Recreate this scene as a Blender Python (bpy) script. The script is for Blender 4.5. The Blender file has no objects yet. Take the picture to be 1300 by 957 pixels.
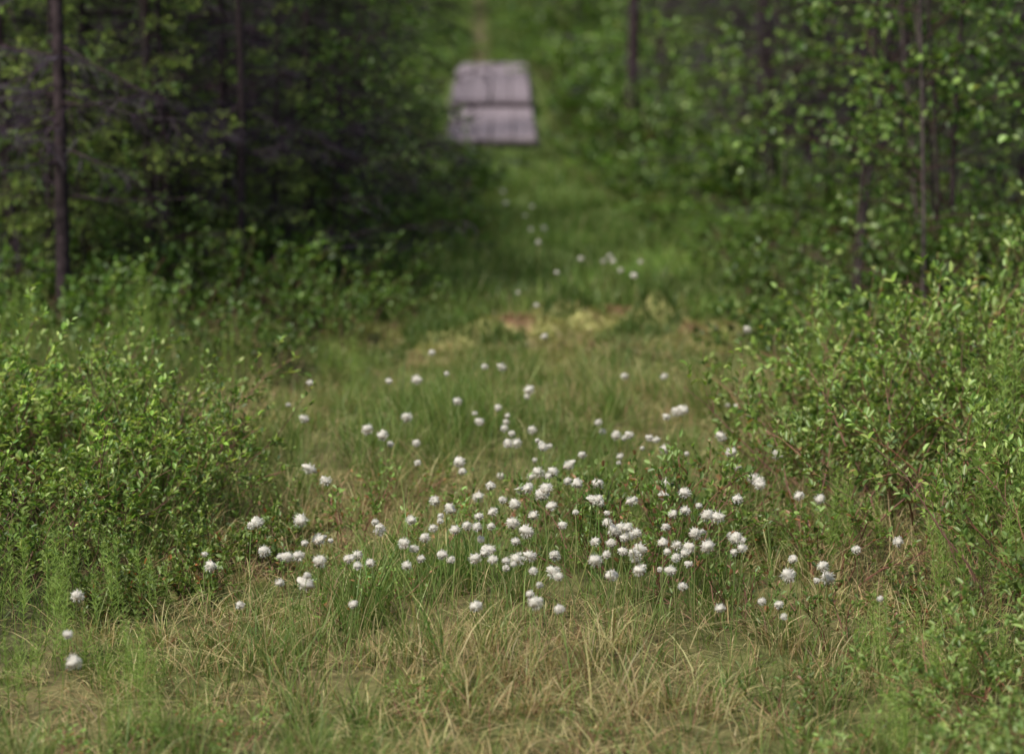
import bpy, math, numpy as np
from mathutils import Vector
rng=np.random.default_rng(11)
sc=bpy.context.scene
U=rng.uniform; Nn=rng.normal

# ---------------------------------------------------------------- helpers
def make_noise(seed,n=10):
    r=np.random.default_rng(seed)
    a=r.uniform(0,2*np.pi,n); f=r.uniform(.6,1.7,n); p=r.uniform(0,2*np.pi,n)
    def f2(x,y,s):
        v=0
        for i in range(n):
            v=v+np.sin((x*np.cos(a[i])+y*np.sin(a[i]))*f[i]*2*np.pi/s+p[i])
        return v/np.sqrt(n)*1.1
    return f2
nA,nB,nC,nD=make_noise(1),make_noise(2),make_noise(3),make_noise(4)
def sstep(a,b,x):
    t=np.clip((x-a)/(b-a),0,1); return t*t*(3-2*t)
LD=[0,4,6,8.2,8.8,9.3,10.5,13.4,17,20,21.5,28,45,90]; LX=[-1.7,-1.15,-.85,-.85,-.62,-.36,-.36,-.28,-.42,-.6,-.72,-.76,-.95,-.95]
RD=[0,4,6.4,8,9.3,10.5,13.4,15.9,19.5,21.5,28,45,90]; RX=[1.4,1.0,.72,.85,1.0,.97,.84,.70,.48,.34,.26,.2,.2]
def eL(y): return np.interp(y,LD,LX)
def eR(y): return np.interp(y,RD,RX)
def outside(x,y): return np.maximum(eL(y)-x, x-eR(y))
def gh(x,y):
    x=np.asarray(x,float); y=np.asarray(y,float)
    s=np.clip(y-21.0,0,60)
    z=.061*(np.sqrt(s*s+.3)-.5477)
    o=outside(x,y)
    near=np.exp(-((np.abs(x)+np.abs(y-8))/60)**2)
    walk=1-((y>20.0)&(y<28.4)&(np.abs(x+.2)<.8))*.95
    z=z+near*walk*(.022*nA(x,y,1.5)+.012*nB(x,y,.45))
    z=z+sstep(0,.8,o)*(.08+.05*nC(x,y,2.2))*near
    z=z+.08*np.exp(-((y-9.55-.2*nC(x,y,1.3))/.4)**2)*sstep(.2,-.1,o)*(1+.6*nD(x,y,.4))
    return z

def new_mesh(name,V,Q,C,MI,mats,smooth=False):
    m=bpy.data.meshes.new(name)
    m.vertices.add(len(V)); m.vertices.foreach_set('co',np.asarray(V,np.float32).ravel())
    m.loops.add(len(Q)*4); m.loops.foreach_set('vertex_index',np.asarray(Q,np.int32).ravel())
    m.polygons.add(len(Q)); m.polygons.foreach_set('loop_start',np.arange(0,len(Q)*4,4,dtype=np.int32))
    m.polygons.foreach_set('material_index',np.asarray(MI,np.int32))
    if smooth is not False:
        sm=np.ones(len(Q),bool) if smooth is True else smooth
        m.polygons.foreach_set('use_smooth',sm)
    m.update(calc_edges=True)
    a=m.attributes.new('Col','FLOAT_COLOR','POINT')
    c=np.ones((len(V),4),np.float32); c[:,:3]=C
    a.data.foreach_set('color',c.ravel())
    for k in mats: m.materials.append(k)
    return m
class Geo:
    def __init__(s): s.V=[];s.Q=[];s.C=[];s.M=[];s.n=0
    def add(s,V,Q,C,mi):
        V=V.reshape(-1,3); s.V.append(V); s.Q.append(Q.reshape(-1,4)+s.n)
        s.C.append(np.broadcast_to(C,V.shape) if C.ndim<3 else C.reshape(-1,3))
        s.M.append(np.full(Q.reshape(-1,4).shape[0],mi)); s.n+=len(V)
    def mesh(s,name,mats,smooth=False):
        M=np.concatenate(s.M)
        return new_mesh(name,np.concatenate(s.V),np.concatenate(s.Q),np.concatenate(s.C),M,mats,smooth)
def nrm(v): return v/np.maximum(np.linalg.norm(v,axis=-1,keepdims=True),1e-9)
def rv(n): return nrm(Nn(size=(n,3)))
UP=np.array([0,0,1.])
def tubes(g,P,R,col,mi,sides=5):
    M,N,_=P.shape
    T=nrm(np.gradient(P,axis=1))
    ref=nrm(np.cross(T,np.array([.31,.87,.12])));b=np.cross(T,ref)
    a=np.arange(sides)*2*np.pi/sides
    V=P[:,:,None,:]+R[:,:,None,None]*(np.cos(a)[None,None,:,None]*ref[:,:,None,:]+np.sin(a)[None,None,:,None]*b[:,:,None,:])
    i,j,k=np.meshgrid(np.arange(M),np.arange(N-1),np.arange(sides),indexing='ij')
    k2=(k+1)%sides; o=i*N*sides
    Q=np.stack([o+j*sides+k,o+j*sides+k2,o+(j+1)*sides+k2,o+(j+1)*sides+k],-1)
    col=np.asarray(col,float)
    if col.ndim==2: col=np.broadcast_to(col[:,None,None,:],V.shape)
    g.add(V,Q,col,mi)
def leaves(g,P,D,Nm,L,W,col,mi,fold=.25):
    M=len(P); D=nrm(D); S=nrm(np.cross(D,Nm)); Nn_=np.cross(S,D)
    L=np.broadcast_to(L,(M,))[:,None]; W=np.broadcast_to(W,(M,))[:,None]/2
    tip=P+D*L-Nn_*L*.12
    f=Nn_*W*fold*2
    V=np.stack([P,P+D*L*.3+S*W*.9+f,P+D*L*.68+S*W*.8+f*.8,tip,P+D*L*.68-S*W*.8+f*.8,P+D*L*.3-S*W*.9+f],1)
    o=(np.arange(M)*6)[:,None]
    Q=np.stack([o+np.array([0,1,2,3]),o+np.array([0,3,4,5])],1)
    c=np.broadcast_to(np.asarray(col,float)[:,None,:],V.shape)
    g.add(V,Q,c,mi)
def flat(g,P,D,Nm,L,W,col,mi):
    M=len(P); D=nrm(D); S=nrm(np.cross(D,Nm)); L=np.broadcast_to(L,(M,))[:,None]; W=np.broadcast_to(W,(M,))[:,None]/2
    V=np.stack([P,P+D*L*.5+S*W,P+D*L,P+D*L*.5-S*W],1)
    o=(np.arange(M)*4)[:,None]; Q=o+np.arange(4)[None]
    g.add(V,Q,np.broadcast_to(np.asarray(col,float)[:,None,:],V.shape),mi)
def blades(g,B,az,th0,th1,L,W,cb,ct,mi,rows=4):
    M=len(B); a=np.stack([np.cos(az),np.sin(az),np.zeros(M)],1)
    fa=U(0,2*np.pi,M); w=np.stack([np.cos(fa),np.sin(fa),np.zeros(M)],1)
    P=[B]; seg=rows-1
    for i in range(seg):
        th=th0+(th1-th0)*(i/max(seg-1,1))
        P.append(P[-1]+(a*np.sin(th)[:,None]+UP*np.cos(th)[:,None])*(L/seg)[:,None])
    ws=np.interp(np.linspace(0,1,rows),[0,.4,.75,1],[1,.9,.55,.06])
    V=np.stack([np.stack([p-w*(W*k/2)[:,None],p+w*(W*k/2)[:,None]],1) for p,k in zip(P,ws)],1)
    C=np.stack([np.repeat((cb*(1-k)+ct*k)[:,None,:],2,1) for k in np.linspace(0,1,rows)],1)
    o=(np.arange(M)*2*rows)[:,None,None]; r=np.arange(seg)[None,:,None]*2
    Q=o+r+np.array([0,1,3,2])[None,None,:]
    g.V.append(V.reshape(-1,3)); g.Q.append(Q.reshape(-1,4)+g.n); g.C.append(C.reshape(-1,3)); g.M.append(np.full(M*seg,mi)); g.n+=M*2*rows
def at(P,idx,t):
    N=P.shape[1]; f=np.clip(t,0,.999)*(N-1); i=f.astype(int); u=(f-i)[:,None]
    a=P[idx,i]; b=P[idx,i+1]; return a*(1-u)+b*u, nrm(b-a)
def grow(S,D,L,N,up=0.,wob=.15):
    P=[S]; d=nrm(D); L=np.broadcast_to(L,(len(S),))
    for i in range(N-1):
        P.append(P[-1]+d*(L/(N-1))[:,None]); d=nrm(d+UP*up+Nn(size=d.shape)*wob)
    return np.stack(P,1)
def palette(n,cols,w=None,var=.15):
    cols=np.array(cols,float); w=None if w is None else np.array(w)/np.sum(w)
    i=rng.choice(len(cols),n,p=w); c=cols[i]*(1+Nn(size=(n,1))*var)*(1+Nn(size=(n,3))*.04)
    return np.clip(c,.004,.85)
def taper(M,N,r0,r1):
    return np.asarray(r0).reshape(-1,1)*np.ones((M,1))*(np.linspace(1,0,N)[None]) + np.asarray(r1)*np.linspace(0,1,N)[None]

# ---------------------------------------------------------------- materials
def foliage_mat(name,trans=.35,rand=.25,rough=.45,gl=.05,tint=(1.12,1.08,.6)):
    m=bpy.data.materials.new(name); m.use_nodes=True; nt=m.node_tree; nt.nodes.clear(); n=nt.nodes.new; l=nt.links.new
    out=n('ShaderNodeOutputMaterial'); at_=n('ShaderNodeAttribute'); at_.attribute_name='Col'
    oi=n('ShaderNodeObjectInfo'); mr=n('ShaderNodeMapRange'); mr.inputs[3].default_value=1-rand; mr.inputs[4].default_value=1+rand
    l(oi.outputs['Random'],mr.inputs[0])
    hs=n('ShaderNodeVectorMath'); hs.operation='SCALE'; l(at_.outputs['Color'],hs.inputs[0]); l(mr.outputs[0],hs.inputs['Scale'])
    p=n('ShaderNodeBsdfDiffuse'); l(hs.outputs[0],p.inputs['Color'])
    mx=p
    if trans>0:
        tr=n('ShaderNodeBsdfTranslucent'); vm=n('ShaderNodeVectorMath'); vm.operation='MULTIPLY'; vm.inputs[1].default_value=tint
        l(hs.outputs[0],vm.inputs[0]); l(vm.outputs[0],tr.inputs['Color'])
        mx=n('ShaderNodeMixShader'); mx.inputs[0].default_value=trans; l(p.outputs[0],mx.inputs[1]); l(tr.outputs[0],mx.inputs[2])
    if gl>0:
        gs=n('ShaderNodeBsdfAnisotropic'); gs.inputs['Roughness'].default_value=rough
        m2=n('ShaderNodeMixShader'); m2.inputs[0].default_value=gl; l(mx.outputs[0],m2.inputs[1]); l(gs.outputs[0],m2.inputs[2]); mx=m2
    l(mx.outputs[0],out.inputs['Surface']); return m
M_leaf=foliage_mat('leaf',.4,gl=.04)
M_grass=foliage_mat('grass_blade',.35,rand=0,gl=.02)
M_needle=foliage_mat('needle',.12,gl=0)
M_cotton=foliage_mat('cotton_fluff',.4,rand=0,gl=0,tint=(1,1,.97))
def bark_mat(name,scale=30):
    m=bpy.data.materials.new(name); m.use_nodes=True; nt=m.node_tree; n=nt.nodes.new; l=nt.links.new
    p=nt.nodes['Principled BSDF']; p.inputs['Roughness'].default_value=.9; p.inputs['Specular IOR Level'].default_value=.1
    a=n('ShaderNodeAttribute'); a.attribute_name='Col'
    no=n('ShaderNodeTexNoise'); no.inputs['Scale'].default_value=scale; no.inputs['Detail'].default_value=5
    tc=n('ShaderNodeTexCoord'); l(tc.outputs['Object'],no.inputs['Vector'])
    mr=n('ShaderNodeMapRange'); mr.inputs[1].default_value=.3; mr.inputs[2].default_value=.7; mr.inputs[3].default_value=.5; mr.inputs[4].default_value=1.5
    l(no.outputs['Fac'],mr.inputs[0]); hs=n('ShaderNodeHueSaturation'); l(a.outputs['Color'],hs.inputs['Color']); l(mr.outputs[0],hs.inputs['Value'])
    l(hs.outputs[0],p.inputs['Base Color'])
    bp=n('ShaderNodeBump'); bp.inputs['Strength'].default_value=.6; bp.inputs['Distance'].default_value=.01; l(no.outputs['Fac'],bp.inputs['Height']); l(bp.outputs[0],p.inputs['Normal'])
    return m
M_bark=bark_mat('bark')
M_ground=bark_mat('peat_and_moss',22)
M_twig=foliage_mat('twig',0.0,rand=.1,gl=0)

def place(name,mesh,x,y,s=1,rz=None,parent=None,dz=-.01,sz=None,tilt=0):
    o=bpy.data.objects.new(name,mesh); o.location=(x,y,float(gh(x,y))+dz)
    o.rotation_euler=(tilt*U(-1,1),tilt*U(-1,1),U(0,6.28) if rz is None else rz)
    o.scale=(s,s,s if sz is None else sz)
    sc.collection.objects.link(o)
    if parent: o.parent=parent
    return o

# ---------------------------------------------------------------- ground
u=np.linspace(-1,1,330); gx=2.6*np.sinh(u*5.2)*.5; gx=gx/gx.max()*220
gy=np.concatenate([np.arange(3,11,.05),np.arange(11,30,.14),np.arange(30,60,.6),np.geomspace(60,400,20)])
gy=np.concatenate([np.array([-150,-80,-40,-20,-10,-5,-2,0,1,2,2.5]),gy])
X,Y=np.meshgrid(gx,gy); Z=gh(X,Y)
o_=outside(X,Y)
col=np.zeros(X.shape+(3,))
def mixc(c,k,t): return c*(1-t[...,None])+np.array(k)*t[...,None]
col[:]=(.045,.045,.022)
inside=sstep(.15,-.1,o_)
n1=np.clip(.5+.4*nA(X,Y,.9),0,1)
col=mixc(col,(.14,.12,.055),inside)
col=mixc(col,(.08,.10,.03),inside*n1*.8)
bank=np.exp(-((Y-9.6)/.5)**2)*inside
col=mixc(col,(.30,.29,.11),np.clip(bank*(.6+.6*nB(X,Y,.5)),0,1))
col=mixc(col,(.30,.17,.11),np.clip(bank*(nD(X,Y,.45)-.9),0,1))
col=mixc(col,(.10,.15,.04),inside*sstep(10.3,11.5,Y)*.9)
pth=sstep(27.6,28.2,Y)*sstep(.26,.05,np.abs(X+.36+.012*(Y-27)))
col=mixc(col,(.13,.095,.062),pth)
ny,nx=X.shape
i,j=np.meshgrid(np.arange(ny-1),np.arange(nx-1),indexing='ij')
Q=np.stack([i*nx+j,i*nx+j+1,(i+1)*nx+j+1,(i+1)*nx+j],-1).reshape(-1,4)
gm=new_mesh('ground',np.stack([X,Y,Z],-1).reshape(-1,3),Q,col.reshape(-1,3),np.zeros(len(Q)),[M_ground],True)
go=bpy.data.objects.new('ground',gm); sc.collection.objects.link(go)

# ---------------------------------------------------------------- meadow grass
G1=(.11,.20,.04);G2=(.17,.26,.06);G3=(.26,.33,.095);ST=(.58,.50,.25);ST2=(.45,.33,.17);BR=(.28,.16,.09)
def grass_cols(x,y,n):
    dry=.31+.34*nA(x,y,1.3)+.24*nB(x,y,.4)+.14*sstep(5.1,4.6,y)*sstep(1.2,.2,np.abs(x))+.26*sstep(.25,.6,x)*sstep(6.6,5.4,y)-.26*sstep(5.6,6.6,y)*sstep(8.9,7.8,y)-.12*sstep(.6,.2,np.abs(x-.1))*sstep(4.5,4.9,y)*sstep(5.8,5.3,y)+.1*sstep(-.2,-.6,x)*sstep(5.6,5,y)
    isdry=U(0,1,n)<np.clip(dry,.06,.85)
    cg=palette(n,[G1,G2,G3],[3,4,3]); cd=palette(n,[ST,ST2,BR,G3],[5,3,1,2])
    return np.where(isdry[:,None],cd,cg),isdry
def scatter(n,y0,y1,marg=.4,k=.24):
    y=U(y0,y1,int(n*2.5)); x=U(-1,1,len(y))*(k*y1+marg)
    ok=np.abs(x)<k*y+marg; return x[ok][:n],y[ok][:n]
def hfac(x,y): return (1+.34*nC(x,y,1.1)+.15*nD(x,y,.35))*(1-.55*sstep(7.8,9.2,y))*(.82+.35*sstep(5.6,6.4,y)+.35*sstep(.7,.3,np.abs(x-.08))*sstep(4.3,4.7,y)*sstep(5.9,5.4,y))
g=Geo()
nt=2600; tx,ty=scatter(nt,3.4,9.3); nt=len(tx)
per=30; x=np.repeat(tx,per); y=np.repeat(ty,per); n=len(x)
tl=np.repeat(U(.045,.16,nt)*hfac(tx,ty),per)
off=Nn(size=(n,2))*.018; x=x+off[:,0]; y=y+off[:,1]
az=np.arctan2(off[:,1],off[:,0])+Nn(size=n)*.5
c,dry=grass_cols(np.repeat(tx,per),np.repeat(ty,per),n)
L=tl*U(.45,1.35,n)*np.where(dry,.9,1)
B=np.stack([x,y,gh(x,y)-.005],1)
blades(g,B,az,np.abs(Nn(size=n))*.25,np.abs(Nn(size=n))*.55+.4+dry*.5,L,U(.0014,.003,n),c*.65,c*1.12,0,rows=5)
x,y=scatter(36000,3.4,9.6); n=len(x); c,dry=grass_cols(x,y,n)
B=np.stack([x,y,gh(x,y)-.005],1)
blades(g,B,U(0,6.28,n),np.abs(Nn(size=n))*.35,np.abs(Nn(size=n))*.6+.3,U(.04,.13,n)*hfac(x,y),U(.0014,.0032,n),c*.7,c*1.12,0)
x,y=scatter(46000,3.4,9.2); n=len(x); keep=U(0,1,n)<np.clip(.5+.45*nA(x,y,1.3)+.15*sstep(5.2,4.6,y),0.08,1); x=x[keep];y=y[keep];n=len(x)
c=palette(n,[ST,ST2,BR,(.42,.40,.18)],[5,4,1.5,2])
B=np.stack([x,y,gh(x,y)+U(0,.025,n)],1)
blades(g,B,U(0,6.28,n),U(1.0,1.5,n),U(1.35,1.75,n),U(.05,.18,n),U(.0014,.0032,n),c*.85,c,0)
go=bpy.data.objects.new('meadow_grass',g.mesh('meadow_grass',[M_grass])); sc.collection.objects.link(go)

g=Geo()
y=Nn(size=26000)*.42+9.6; x=U(-.75,1.3,26000); n=len(x)
c=palette(n,[(.32,.32,.10),(.24,.28,.075),(.40,.37,.17),(.30,.16,.1)],[5,4,3,.5])
k=(nD(x,y,.45)>1.25)[:,None]; c=np.where(k,palette(n,[(.34,.20,.13),(.34,.26,.13)]),c)
k=(nA(x,y,.55)>.25)[:,None]; c=np.where(k,palette(n,[(.10,.17,.04),(.15,.21,.055)]),c)
hgt=np.where(k[:,0],1.9,1.)
blades(g,np.stack([x,y,gh(x,y)-.003],1),U(0,6.28,n),U(0,.6,n),U(.2,1.2,n),U(.012,.04,n)*hgt,U(.004,.007,n),c*.75,c,0,rows=3)
go=bpy.data.objects.new('sphagnum_moss',g.mesh('sphagnum_moss',[M_grass])); sc.collection.objects.link(go)
g=Geo()
n=50000; y=9.9+(U(0,1,n)**1.25)*32; x=eL(y)-.35+U(0,1,n)*(eR(y)-eL(y)+.7)
ok=~((y>20.1)&(y<27.9)&(x>-.70)&(x<.30)); x=x[ok];y=y[ok];n=len(x)
ok=~((y>27)&(np.abs(x+.36+.012*(y-27))<.14)&(U(0,1,n)<.8)); x=x[ok];y=y[ok];n=len(x)
c=palette(n,[(.11,.20,.035),(.15,.25,.055),(.23,.30,.08),(.33,.32,.14)],[4,4,3,1.2])
c=c*(1+.3*nA(x,y,1.2))[:,None]*np.where(y>27,.8,1)[:,None]
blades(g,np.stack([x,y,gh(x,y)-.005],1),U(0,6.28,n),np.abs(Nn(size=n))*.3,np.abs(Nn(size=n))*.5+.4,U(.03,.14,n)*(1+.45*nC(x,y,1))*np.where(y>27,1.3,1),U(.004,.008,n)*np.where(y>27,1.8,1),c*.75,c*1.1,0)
go=bpy.data.objects.new('path_grass',g.mesh('path_grass',[M_grass])); sc.collection.objects.link(go)

# ---------------------------------------------------------------- cotton grass
heads=[(-.571,6.74),(-.355,6.89),(-.274,6.83),(-.262,6.80),(-.191,6.99),(-.08,7.03),(-.104,6.64),(-.09,6.6),(-.153,6.7),(-.039,6.72),(-.03,7.16),(.043,6.89),(.05,6.92),
(.253,6.64),(.24,6.62),(.46,6.66),(.475,6.62),(.461,7.22),(.607,6.72),(.62,6.6),(.70,6.96),(-.546,6.25),(-.329,6.05),(-.31,6.08),(-.253,6.27),(-.128,5.77),(-.12,5.75),
(-.03,6.2),(-.01,6.16),(.01,6.22),(.0,6.1),(-.02,6.3),(.06,6.25),(.075,6.2),(.085,6.17),(.1,6.28),(.046,5.83),(.076,5.83),(.065,5.8),(.098,5.67),(.09,5.9),(.298,6.16),(.36,6.22),(.41,6.3),(.194,5.41),(.2,5.38),
(-.662,5.18),(-.658,5.05),(-.571,5.18),(-.56,5.19),(-.53,5.05),(-.445,4.97),(-.435,4.95),(-.409,4.99),(-.4,4.92),(-.48,4.9),(-.536,4.63),(-.46,4.66),(-.44,4.62),(-.41,4.68),(-.4,4.6),(-.38,4.66),(-.43,4.74),(-.307,4.54),
(-.807,4.26),(-.777,4.15),(-.858,4.64),(.045,4.46),(.09,4.45),(.035,4.54),(.64,4.85),(.655,4.88),(.625,4.83),(.838,5.12),(.715,4.9),(.515,4.45),(.72,4.6),(.489,4.6),(.45,4.78),(.492,5.28),(.5,5.25),(.43,5.2),(.56,5.35),(.66,5.9),(.36,5.55),(.38,4.9),(.37,4.93),(.47,4.95)]
heads=[(a*1.035,b*1.035) for a,b in heads]
def clus(x,y,sx,sy,n): return [(x+float(Nn())*sx,y+float(Nn())*sy) for _ in range(n)]
def clumps(x,y,sx,sy,nc,k):
    r=[]
    for _ in range(nc):
        cx,cy=x+float(Nn())*sx,y+float(Nn())*sy; r+=clus(cx,cy,.035,.05,int(rng.integers(k[0],k[1])))
    return r
heads+=clus(.25,5.12,.13,.16,20)+clus(.25,5.16,.04,.06,8)+clumps(.26,5.08,.15,.15,9,(2,5))
heads+=clus(-.10,5.02,.15,.16,20)+clumps(-.12,5.02,.14,.15,7,(2,4))+clus(-.12,5.35,.13,.10,7)+clus(.05,5.4,.14,.15,9)
heads+=clus(.05,6.4,.28,.5,20)+clus(.1,5.8,.28,.2,8)+clus(.42,6.2,.15,.3,4)+clus(.64,5.5,.08,.2,3)
heads+=clus(.38,10.3,.13,.6,7)+clus(.04,12.4,.10,.7,6)+clus(.08,9.4,.06,.15,3)+clus(.55,10,.1,.3,1)+clus(.1,7.8,.4,.4,3)
g=Geo(); H=np.array(heads); n=len(H)
hh=np.clip(.20+Nn(size=n)*.032,.11,.28)
z0=gh(H[:,0],H[:,1]); top=np.stack([H[:,0],H[:,1],z0+hh],1)
bx=H+Nn(size=(n,2))*.025; base=np.stack([bx[:,0],bx[:,1],gh(bx[:,0],bx[:,1])-.01],1)
t=np.linspace(0,1,6)[None,:,None]; P=base[:,None]*(1-t)+top[:,None]*t
P[:,:,:2]+=(np.sin(t*np.pi)*Nn(size=(n,1,2))*.01)
tubes(g,P,taper(n,6,.0011,.0008),palette(n,[(.24,.34,.10),(.34,.36,.14)]),0,4)
R=U(.0085,.0155,n)*np.where(U(0,1,n)<.25,.65,1)
nu,nv=14,10
a=np.arange(nu)*2*np.pi/nu; b=np.linspace(.02,np.pi-.02,nv)
D=np.stack([np.sin(b)[:,None]*np.cos(a),np.sin(b)[:,None]*np.sin(a),np.cos(b)[:,None]*np.ones(nu)],-1)
ph=U(0,6.28,(n,1,1)); lump=.14*np.sin(2*a[None,None,:]+ph)*np.sin(b)[None,:,None]+.10*np.sin(3*b[None,:,None]+ph*2)
rad=R[:,None,None]*.82*(1+Nn(size=(n,nv,nu))*.14+lump)
V=D[None]*rad[...,None]*np.array([1,1,.84])*np.stack([U(.9,1.12,n),U(.9,1.12,n),U(.8,1.12,n)],1)[:,None,None,:]; tilt=Nn(size=(n,2))*.4
V=V+top[:,None,None,:]; V[...,0]+= (V[...,2]-top[:,None,None,2])*tilt[:,0][:,None,None]
ii,jj,kk=np.meshgrid(np.arange(n),np.arange(nv-1),np.arange(nu),indexing='ij'); k2=(kk+1)%nu; o=ii*nv*nu
Q=np.stack([o+jj*nu+kk,o+(jj+1)*nu+kk,o+(jj+1)*nu+k2,o+jj*nu+k2],-1)
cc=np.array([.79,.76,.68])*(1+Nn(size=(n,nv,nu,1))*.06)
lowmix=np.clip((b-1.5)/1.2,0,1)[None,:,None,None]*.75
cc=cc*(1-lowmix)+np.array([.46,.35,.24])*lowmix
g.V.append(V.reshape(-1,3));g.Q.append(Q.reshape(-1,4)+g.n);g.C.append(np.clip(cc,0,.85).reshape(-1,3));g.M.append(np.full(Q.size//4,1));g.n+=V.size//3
kh=190; D=rv(n*kh); D[:,2]*=.85; r=np.repeat(R,kh)[:,None]
S=np.repeat(top,kh,0)+D*r*.65
flat(g,S,D+np.array([0,0,-.3])+Nn(size=D.shape)*.4,rv(n*kh),np.repeat(R,kh)*U(.3,.85,n*kh),U(.0007,.0015,n*kh),palette(n*kh,[(.81,.78,.71)],var=.06),1)
kb=6; D=rv(n*kb)*np.array([1,1,.3])+np.array([0,0,.6])
leaves(g,np.repeat(top,kb,0)-UP*np.repeat(R,kb)[:,None]*.95,D,rv(n*kb),.008,.003,palette(n*kb,[(.12,.08,.05)]),0)
go=bpy.data.objects.new('cotton_grass',g.mesh('cotton_grass',[M_grass,M_cotton])); sc.collection.objects.link(go)

# ---------------------------------------------------------------- plant generators
def shrub(name,rad,h,ns,kt,kl,ll,lw,lcols,lw8,bark=(.16,.09,.07),tl=.12,lean=.55,rstem=.0026,hv=(.45,1.2)):
    g=Geo(); a=U(0,6.28,ns); r=rad*np.sqrt(U(0,1,ns))
    S=np.stack([r*np.cos(a)*.75,r*np.sin(a)*.75,np.zeros(ns)],1)
    D=np.stack([np.cos(a)*r/rad*lean,np.sin(a)*r/rad*lean,np.ones(ns)],1)+Nn(size=(ns,3))*.25
    P=grow(S,D,h*U(hv[0],hv[1],ns)*(1-.25*(r/rad)**2),7,.02,.16)
    tubes(g,P,taper(ns,7,rstem,.0009),palette(ns,[bark]),0,4)
    idx=np.repeat(np.arange(ns),kt); t=U(.25,1,len(idx)); p,T=at(P,idx,t)
    P2=grow(p,T*.8+rv(len(idx))*.75+UP*.25,tl*U(.4,1.5,len(idx)),5,.08,.14)
    tubes(g,P2,taper(len(idx),5,.0012,.0006),palette(len(idx),[bark,(.16,.17,.06)]),0,3)
    i2=np.repeat(np.arange(len(idx)),kl); t=U(.15,1.0,len(i2))**.8; p,T=at(P2,i2,t)
    m=len(i2); c=palette(m,lcols,lw8,.16)
    c=c*(.8+.45*np.clip(p[:,2:3]/h,0,1))      # leaf colour goes from darker low down to paler at the top
    D=T*.7+rv(m)*.8+UP*.25; Nr=UP+rv(m)*.7
    s=U(.6,1.25,m)
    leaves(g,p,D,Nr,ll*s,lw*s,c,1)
    return g.mesh(name,[M_twig,M_leaf])
LG=[(.17,.28,.05),(.25,.36,.075),(.09,.17,.035),(.35,.42,.12)]
WC=[(.23,.34,.09),(.30,.40,.12),(.15,.24,.055)]
m_bushA=shrub('bog_shrub_mesh',.34,.40,42,8,10,.023,.011,LG,[4,4,2,1.5],hv=(.3,1.5))
m_bushB=shrub('bog_shrub_mesh_b',.30,.36,36,8,10,.020,.010,LG,[4,3,3,1],hv=(.3,1.55))
m_bushC=shrub('willow_mesh',.28,.44,20,8,9,.027,.011,WC,[4,3,2],bark=(.26,.12,.08),hv=(.4,1.4))
m_twiggy=shrub('arching_shrub_mesh',.14,.60,9,8,6,.024,.012,LG+[(.3,.2,.08)],[4,4,2,1.5,.5],bark=(.27,.15,.11),tl=.12,lean=1.3,rstem=.0036,hv=(.6,1.25))
m_sparse=shrub('sparse_shrub_mesh',.16,.30,11,5,6,.02,.010,[(.20,.31,.07),(.14,.23,.045),(.34,.17,.08)],[5,4,.8],bark=(.22,.11,.08),tl=.09,lean=.8)
m_red=shrub('lingonberry_mesh',.16,.12,40,5,8,.014,.009,[(.12,.19,.04),(.34,.12,.05),(.18,.25,.06)],[5,.5,4],tl=.05)
UG=[(.095,.18,.03),(.14,.245,.045),(.055,.11,.023),(.21,.31,.065)]
m_ug=[shrub('undergrowth_clump_%d'%k,.36,.27,42,5,8,.027,.016,UG,[4,4,3,1.3],tl=.1,hv=(.3,1.55)) for k in range(3)]
m_ugf=[shrub('undergrowth_far_clump_%d'%k,.40,.27,36,3,6,.044,.027,UG,[4,4,3,1.3],tl=.12) for k in range(2)]

def horsetail():
    g=Geo(); ns=14
    a=U(0,6.28,ns); r=.16*np.sqrt(U(0,1,ns)); S=np.stack([r*np.cos(a),r*np.sin(a),0*a],1)
    P=grow(S,UP+Nn(size=(ns,3))*.08,U(.22,.42,ns),9,.02,.03)
    tubes(g,P,taper(ns,9,.0018,.0007),palette(ns,[(.2,.3,.07)]),0,4)
    kw=13;kb=10
    idx=np.repeat(np.arange(ns),kw*kb); w=np.tile(np.repeat(np.linspace(.25,.98,kw),kb),ns); p,T=at(P,idx,w)
    an=U(0,6.28,len(idx)); L=(.055*(1.15-w))*U(.8,1.2,len(idx))+.012
    blades(g,p,an,np.full(len(idx),.95)-w*.3,np.full(len(idx),1.6)-w*.5,L,np.full(len(idx),.0013),palette(len(idx),[(.26,.39,.08)]),palette(len(idx),[(.36,.48,.13)]),0,rows=4)
    return g.mesh('horsetail_mesh',[M_grass])
m_ht=horsetail()

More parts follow.
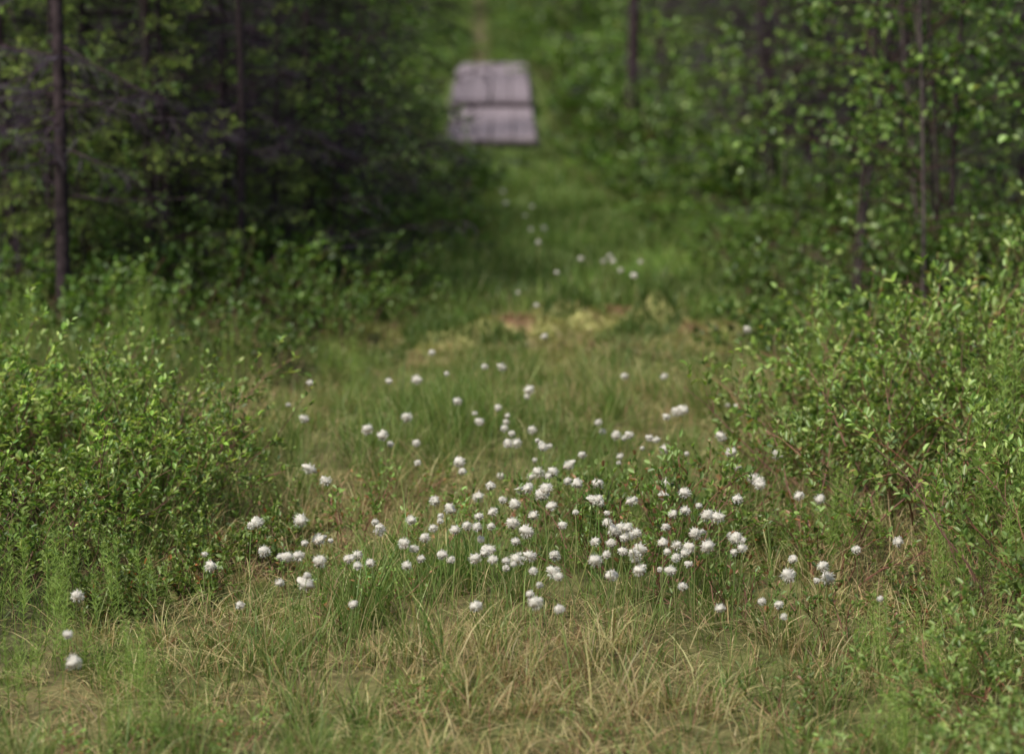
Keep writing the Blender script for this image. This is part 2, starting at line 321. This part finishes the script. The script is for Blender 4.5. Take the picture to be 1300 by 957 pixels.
BC=[(.13,.24,.04),(.21,.34,.07),(.075,.155,.03),(.31,.43,.11)]
def birch(name,H,nst,kb,kt,kl,ll=.034,cols=None,spread=.08,tb=.05):
    g=Geo(); S=Nn(size=(nst,3))*np.array([.07,.07,0]); S[:,2]=-.05
    P=grow(S,UP+Nn(size=(nst,3))*np.array([spread,spread,0]),H*U(.75,1.05,nst),14,.03,.045)
    tubes(g,P,taper(nst,14,U(.008,.014,nst)*H/3.5,.003),palette(nst,[(.05,.04,.038),(.07,.058,.055)]),0,8)
    idx=np.repeat(np.arange(nst),kb); t=U(tb,1,len(idx))**1.2; p,T=at(P,idx,t); n=len(idx)
    az=U(0,6.28,n); D=np.stack([np.cos(az),np.sin(az),U(.05,.9,n)],1)
    P1=grow(p,D,(1.05-.6*t)*U(.35,.85,n)*H/4,7,-.04,.13); tubes(g,P1,taper(n,7,.0045,.0012),palette(n,[(.07,.045,.04)]),2,4)
    i2=np.repeat(np.arange(n),kt); t=U(.15,1,len(i2)); p,T=at(P1,i2,t); n=len(i2)
    P2=grow(p,T*.8+rv(n)*.8,U(.08,.26,n),4,-.06,.15); tubes(g,P2,taper(n,4,.0014,.0007),palette(n,[(.07,.05,.04)]),2,3)
    i3=np.repeat(np.arange(n),kl); t=U(.1,1,len(i3)); p,T=at(P2,i3,t); m=len(i3)
    s=U(.65,1.2,m)
    leaves(g,p,T*.5+rv(m)*.7-UP*.25,UP*.8+rv(m)*.8,ll*s,ll*.78*s,palette(m,cols or BC,[4,4,2,1.5]),1,.15)
    return g.mesh(name,[M_bark,M_leaf,M_twig])
m_birch=[birch('birch_mesh_a',3.4,3,20,7,7,tb=.12),birch('birch_mesh_b',3.8,2,26,7,7),birch('birch_mesh_c',4.4,1,52,7,7,tb=.08)]
BF=[(.08,.155,.028),(.135,.23,.048),(.05,.10,.02),(.21,.30,.07)]
m_birchf=[birch('birch_far_mesh_a',4.0,2,30,5,5,.065,BF),birch('birch_far_mesh_b',4.6,1,56,5,5,.065,BF)]

def spruce(name,H,kb,dead,cols,r0=.028,br=1.0,kn=20,kt=12,nl=(.016,.03),nw=.005,low=.65,tb=.03):
    g=Geo(); P=grow(np.array([[0,0,-.05]]),(UP+Nn(size=3)*.02)[None],H,16,.1,.014)
    tubes(g,P,taper(1,16,r0,.004),np.array([[.05,.036,.038]]),0,10)
    a=int(kb*low); t=np.concatenate([U(tb,.42,a),U(.4,.98,kb-a)]); n=len(t); p,T=at(P,np.zeros(n,int),t)
    az=U(0,6.28,n); L=br*(1.05-t)*U(.45,1.15,n)
    D=np.stack([np.cos(az),np.sin(az),U(-.55,.15,n)],1)
    P1=grow(p,D,L,8,.02,.08)
    tubes(g,P1,taper(n,8,.006,.0015),palette(n,[(.06,.042,.05)]),2,4)
    isdead=U(0,1,n)<np.where(t<.5,dead,0)
    i2=np.repeat(np.arange(n),kt); t2=U(.12,1,len(i2)); p,T=at(P1,i2,t2); m=len(i2)
    side=np.cross(T,UP)*np.where(U(0,1,m)<.5,-1,1)[:,None]
    P2=grow(p,T*.7+side*.8+Nn(size=(m,3))*.2-UP*.2,(1.1-t2)*L[i2]*.42+.05,4,-.05,.1)
    tubes(g,P2,taper(m,4,.0022,.001),palette(m,[(.055,.042,.055),(.10,.08,.11)],[3,1]),2,3)
    live=~isdead[i2]; P2l=P2[live]; m=len(P2l)
    if m:
        i3=np.repeat(np.arange(m),kn); t=U(0,1,len(i3)); p,T=at(P2l,i3,t); k=len(i3)
        c=palette(k,cols,None,.18); tip=(t>.7)[:,None]; c=np.where(tip,c*2.2,c)
        flat(g,p,T*.7+rv(k)*.75,rv(k),U(nl[0],nl[1],k),nw,c,1)
    P2d=P2[~live]; m=len(P2d)
    if m:
        i3=np.repeat(np.arange(m),4); p,T=at(P2d,i3,U(0,1,len(i3))); k=len(i3)
        P3=grow(p,T+rv(k)*.9-UP*.2,U(.03,.1,k),3,-.1,.1); tubes(g,P3,taper(k,3,.0016,.001),palette(k,[(.06,.046,.062),(.14,.125,.14)],[4,1]),2,3)
    return g.mesh(name,[M_bark,M_needle,M_twig])
SC=[(.045,.08,.024),(.062,.108,.028),(.09,.135,.033)]
SG=[(.12,.18,.04),(.18,.23,.055)]
m_spr=[spruce('spruce_mesh_a',4.0,130,.15,SC,br=1.0,nw=.006),spruce('spruce_mesh_b',4.4,130,.5,SC,br=1.1),spruce('spruce_mesh_c',3.6,90,.05,SG,br=.75,nw=.006)]
m_sprf=[spruce('spruce_far_mesh',4.8,110,.2,SC,kn=9,kt=8,nl=(.04,.07),nw=.018,low=.55)]
m_pine=spruce('pine_mesh',6.0,50,1.0,SC,r0=.055,br=.9,low=.4)
m_thin=spruce('thin_spruce_mesh',4.6,60,.6,SC,r0=.030,br=.7,low=.4,tb=.10)

# ---------------------------------------------------------------- near shrubs
for x,y,s,sz,k in [(-1.15,5.95,1,.75,0),(-.95,6.2,.85,.8,1),(-1.45,6.2,1.0,.85,0),(-1.2,6.7,1,.85,1),(-.98,6.75,.8,.7,0),(-1.6,6.9,1.1,.85,0),(-1.05,5.55,.7,.5,1),(-1.3,5.45,.8,.6,0),
                   (-1.75,6.4,1,.85,1),(-.78,6.05,.5,.4,1),(-1.9,5.7,1,.9,0),
                   (1.05,6.75,.95,.85,0),(1.28,6.4,1,.9,1),(1.5,6.9,1.1,1.1,0),(.95,6.95,.65,.65,0),(1.48,5.9,.9,.95,1),(1.75,6.3,1.1,1.1,0),(1.7,7.5,1.1,1.1,1),(1.95,6.9,1.1,1.1,1)]:
    place('bog_bilberry_shrub',[m_bushA,m_bushB][k],x,y,s,sz=sz,tilt=.1)
for x,y,s,sz in [(.98,6.25,.9,.8),(1.22,5.75,.9,.8),(1.38,5.3,.9,.8),(-1.0,6.0,.8,.7),(.92,4.35,.7,.5),(1.08,4.6,.8,.6),(1.02,4.05,.7,.52),(-1.3,6.5,1,.9),(1.35,7.0,1.1,1.2),(1.25,4.9,.8,.7),(.80,3.95,.6,.42),(.92,3.75,.7,.5),(.70,3.8,.5,.3)]:
    place('willow_shrub',m_bushC,x,y,s,sz=sz,tilt=.1)
for x,y,s,sz in [(.90,6.4,1,1.0),(1.2,7.2,1.1,1.1),(1.0,6.0,1,.9),(1.4,6.5,1.1,1.2),(1.3,5.5,1,1.0),(.84,6.75,.9,.9),(-.85,6.35,.8,.6),(-1.25,5.8,.9,.7),(-1.0,6.6,.9,.75),(-1.5,6.5,1,.8),(1.6,7.1,1.2,1.2),(1.0,7.5,1,.8),(.76,5.85,.9,.75),(1.12,5.3,.9,.8),(.38,5.7,.6,.65)]:
    place('arching_bog_shrub',m_twiggy,x,y,s,sz=sz,tilt=.15)
for x,y,s,sz in [(.30,5.6,1,1.0),(.36,5.75,.8,1.1),(.2,5.5,.8,.75),(-.1,5.75,.8,.7),(.05,5.9,.7,.7),(.6,6.3,.8,1),(.5,5.2,.7,.7),(-.4,5.9,.7,.7),(.75,5.6,.9,.8),(-.3,5.2,.7,.5),(.55,4.6,.6,.5),(.42,6.0,.9,1),(.15,6.2,.7,.7),(.33,5.35,.8,.8),
                 (-.5,5.5,.7,.4),(-.15,4.5,.5,.35),(-.75,4.2,.7,.4),(.6,4.2,.6,.4),(-.55,4.3,.6,.35),(.2,4.3,.5,.3),(-.35,6.4,.8,.6),(.7,5.1,.8,.6)]:
    place('dwarf_birch_sprig',m_sparse,x,y,s,sz=sz)
for x,y,s in [(-.68,5.7,1),(-.8,5.45,1),(-.6,5.95,.8),(-.9,5.25,.8),(.62,5.9,.8),(.95,5.3,.8)]:
    place('lingonberry_plant',m_red,x,y,s)
for x,y,s in [(1.12,5.7,1),(1.25,6.0,1.1),(1.05,5.35,.8),(1.3,5.6,1.1),(1.2,5.2,.9),(1.38,6.3,1.2),(-.85,5.2,.6),(-1.05,5.2,.7),(-.75,4.7,.55),(-.95,4.85,.6),(-1.0,4.5,.6),(-1.35,6.4,1.0),(-1.1,6.5,.9),
              (.8,4.9,.55),(.9,4.7,.6),(.72,4.3,.5),(1.45,6.6,1.2),(-.7,4.35,.45),(.83,5.8,.7),(-.9,8.3,.7),(-.6,8.6,.7),(-1.3,8.3,.8),(1.1,8.3,.8),(-1.7,8.4,.8)]:
    place('horsetail_plant',m_ht,x,y,s)

# ---------------------------------------------------------------- undergrowth carpet
ug=bpy.data.objects.new('forest_undergrowth',None); sc.collection.objects.link(ug)
yy=8.7
while yy<34:
    st=.46 if yy<14 else .66
    for sd in (-1,1):
        far=.28 if 18<yy<28 else 0
        xx=(eL(yy)-.28-far) if sd<0 else (eR(yy)+.30+far)
        lim=.235*yy+.9
        while abs(xx)<lim:
            x=xx+U(-.12,.12); y=yy+U(-.2,.2)
            s=U(.7,1.25)*(1.0 if yy<14 else 1.3); zz=s*U(.6,1.3)
            if outside(x,y)<.5: zz*=.7
            ms=m_ug if yy<14 else m_ugf
            if U()<.90: place('clump',ms[rng.integers(len(ms))],x,y,s,parent=ug,sz=zz,tilt=.12)
            xx+=sd*st*U(.8,1.2)
    yy+=st
for x,y in [(.05,30.3),(-.85,32),(.0,33),(-.95,35),(-.05,36),(-.9,39),(-.2,38)]:
    place('clump',m_ugf[0],x,y,U(.6,.9),parent=ug)
# ---------------------------------------------------------------- trees
for k,x,y,s in [(2,-2.05,9.9,1),(0,-1.62,11.3,1),(1,-1.28,10.6,.9),(1,-.98,12.1,1),(0,-2.6,10.2,1.1),(1,-.98,13.9,1.1),(2,-2.25,12.2,1.1),(0,-1.7,13.4,1.2),(0,-3.0,12.3,1.2),(1,-.95,11.0,.6),(0,-1.25,16,1.2),(0,-1.9,10.9,.9),
                (2,-1.40,9.9,.75),(2,-1.85,9.6,.6),(2,-1.02,10.3,.45),(1,-1.3,12.6,1.1),
                (0,3.2,12.5,1.2),(1,2.9,10.6,1.1),(1,2.3,14.8,1.1),(0,2.6,17,1.3),(1,2.0,12.4,.9),(0,2.45,11.6,.9),(1,1.75,14.2,.9),(1,1.75,18.8,1)]:
    place('spruce_tree',m_spr[k],x,y,s)
for x,y,s in [(-1.70,9.10,1),(-1.52,10.2,.8),(-1.13,10.0,.7)]:
    place('dead_branched_spruce',m_thin,x,y,s)
for k,x,y,s in [(0,1.72,9.4,1),(1,1.40,9.9,1),(0,2.1,9.0,1.05),(2,1.95,11.2,1.05),(0,1.55,13.5,1.1),(1,2.0,15.7,1.1),(2,1.5,17.5,1.1),(0,1.2,20.5,1.1),(1,1.25,22.5,1.1),(0,1.5,24.0,1.2),(2,1.55,8.9,.8),
                (1,-.95,12.4,.8),(0,-1.1,18.5,1.0),(2,-1.4,21,1.1),(1,-1.4,24,1.2),(1,-1.75,9.6,.55),(0,2.5,10.2,1),(0,-.80,10.8,.6),(1,-1.4,9.7,.5),(1,-.75,11.2,.5)]:
    place('birch_tree',m_birch[k],x,y,s)
place('pine_tree',m_pine,.95,19.2,1); place('pine_tree',m_pine,2.05,15.8,.9); place('pine_tree',m_pine,1.55,14.8,.8)
fo=bpy.data.objects.new('background_forest',None); sc.collection.objects.link(fo)
cnt=0
allf=m_sprf+m_birchf
while cnt<140:
    y=float(U(12,54)); x=float(U(-1,1)*(.25*y+2.5))
    o=float(outside(x,y))
    if o<(1.2 if y<30 else .5): continue
    if abs(x)<.22*y+.2 and y<16: continue
    k=rng.choice(3,p=[.38,.32,.30] if (y>26 or x>0) else [.76,.13,.11])
    place('tree',allf[int(k)],x,y,float(U(.9,1.4))*(1 if y<28 else 1.3),parent=fo); cnt+=1
for x,y in [(-4,11),(3.6,8.5),(4.6,5.6),(5.2,9),(6,2.5),(4,10.5),(-5.5,12)]:
    place('tree',allf[int(rng.integers(3))],x,y,1,parent=fo)

# ---------------------------------------------------------------- boardwalk
def wood():
    m=bpy.data.materials.new('weathered_wood'); m.use_nodes=True; nt=m.node_tree; n=nt.nodes.new; l=nt.links.new
    p=nt.nodes['Principled BSDF']; p.inputs['Roughness'].default_value=.8
    tc=n('ShaderNodeTexCoord'); mp=n('ShaderNodeMapping'); mp.inputs['Scale'].default_value=(30,2,30); l(tc.outputs['Object'],mp.inputs[0])
    no=n('ShaderNodeTexNoise'); no.inputs['Scale'].default_value=2; no.inputs['Detail'].default_value=8; l(mp.outputs[0],no.inputs[0])
    cr=n('ShaderNodeValToRGB'); cr.color_ramp.elements[0].position=.3; cr.color_ramp.elements[0].color=(.15,.12,.135,1); cr.color_ramp.elements[1].position=.7; cr.color_ramp.elements[1].color=(.32,.265,.295,1)
    l(no.outputs['Fac'],cr.inputs[0]); oi=n('ShaderNodeObjectInfo'); mr=n('ShaderNodeMapRange'); mr.inputs[3].default_value=.85; mr.inputs[4].default_value=1.12; l(oi.outputs['Random'],mr.inputs[0])
    hs=n('ShaderNodeHueSaturation'); l(cr.outputs[0],hs.inputs['Color']); l(mr.outputs[0],hs.inputs['Value']); l(hs.outputs[0],p.inputs['Base Color']); return m
MW=wood()
bw=bpy.data.objects.new('boardwalk',None); sc.collection.objects.link(bw)
def plank(name,c,sx,sy,sz,rx=0):
    import bmesh
    bm=bmesh.new(); bmesh.ops.create_cube(bm,size=1); bmesh.ops.scale(bm,vec=(sx,sy,sz),verts=bm.verts)
    bmesh.ops.bevel(bm,geom=bm.edges[:],offset=.006,segments=2,affect='EDGES')
    m=bpy.data.meshes.new(name); bm.to_mesh(m); bm.free(); m.materials.append(MW)
    o=bpy.data.objects.new(name,m); o.location=c; o.rotation_euler=(rx,0,float(U(-.006,.006))); sc.collection.objects.link(o); o.parent=bw
# near span rests lower; far span is stepped up on its own sleepers
for (y0,y1,za,zb,cx) in [(20.9,23.9,.07,.20,-.185),(23.75,27.7,.27,.50,-.215)]:
    rx=math.atan2(zb-za,y1-y0); L=math.hypot(zb-za,y1-y0)
    for i in range(4):
        plank('plank',(cx+(i-1.5)*.195,(y0+y1)/2+U(-.04,.04),(za+zb)/2),.187,L,.04,rx)
    for yy in (y0+.25,(y0+y1)/2,y1-.3):
        plank('sleeper',(cx,yy,za+(zb-za)*(yy-y0)/(y1-y0)-.07),.84,.12,.09,rx)

# ---------------------------------------------------------------- light
el=math.radians(55); azs=math.radians(225)
w=bpy.data.worlds.new('World'); sc.world=w; w.use_nodes=True; nt=w.node_tree
sky=nt.nodes.new('ShaderNodeTexSky'); sky.sky_type='NISHITA'; sky.sun_disc=False; sky.sun_elevation=el; sky.sun_rotation=azs; sky.dust_density=2.5
bg=nt.nodes['Background']; bg.inputs[1].default_value=.12; nt.links.new(sky.outputs[0],bg.inputs[0])
sd=Vector((math.sin(azs)*math.cos(el),math.cos(azs)*math.cos(el),math.sin(el)))
sl=bpy.data.lights.new('sun','SUN'); sl.energy=4.5; sl.angle=math.radians(14); sl.color=(1,.94,.84)
so=bpy.data.objects.new('sun',sl); so.rotation_euler=sd.to_track_quat('Z','Y').to_euler(); so.location=(0,0,20); sc.collection.objects.link(so)
# ---------------------------------------------------------------- camera
cd=bpy.data.cameras.new('camera'); co=bpy.data.objects.new('camera',cd); sc.collection.objects.link(co)
co.location=(0,0,1.4); co.rotation_euler=(math.radians(90-9.21),0,0)
cd.lens=85; cd.sensor_width=36; cd.clip_end=1000; cd.clip_start=.1
cd.dof.use_dof=True; cd.dof.focus_distance=5.4; cd.dof.aperture_fstop=2.6
sc.camera=co
sc.view_settings.view_transform='Standard'; sc.view_settings.look='None'; sc.view_settings.exposure=0
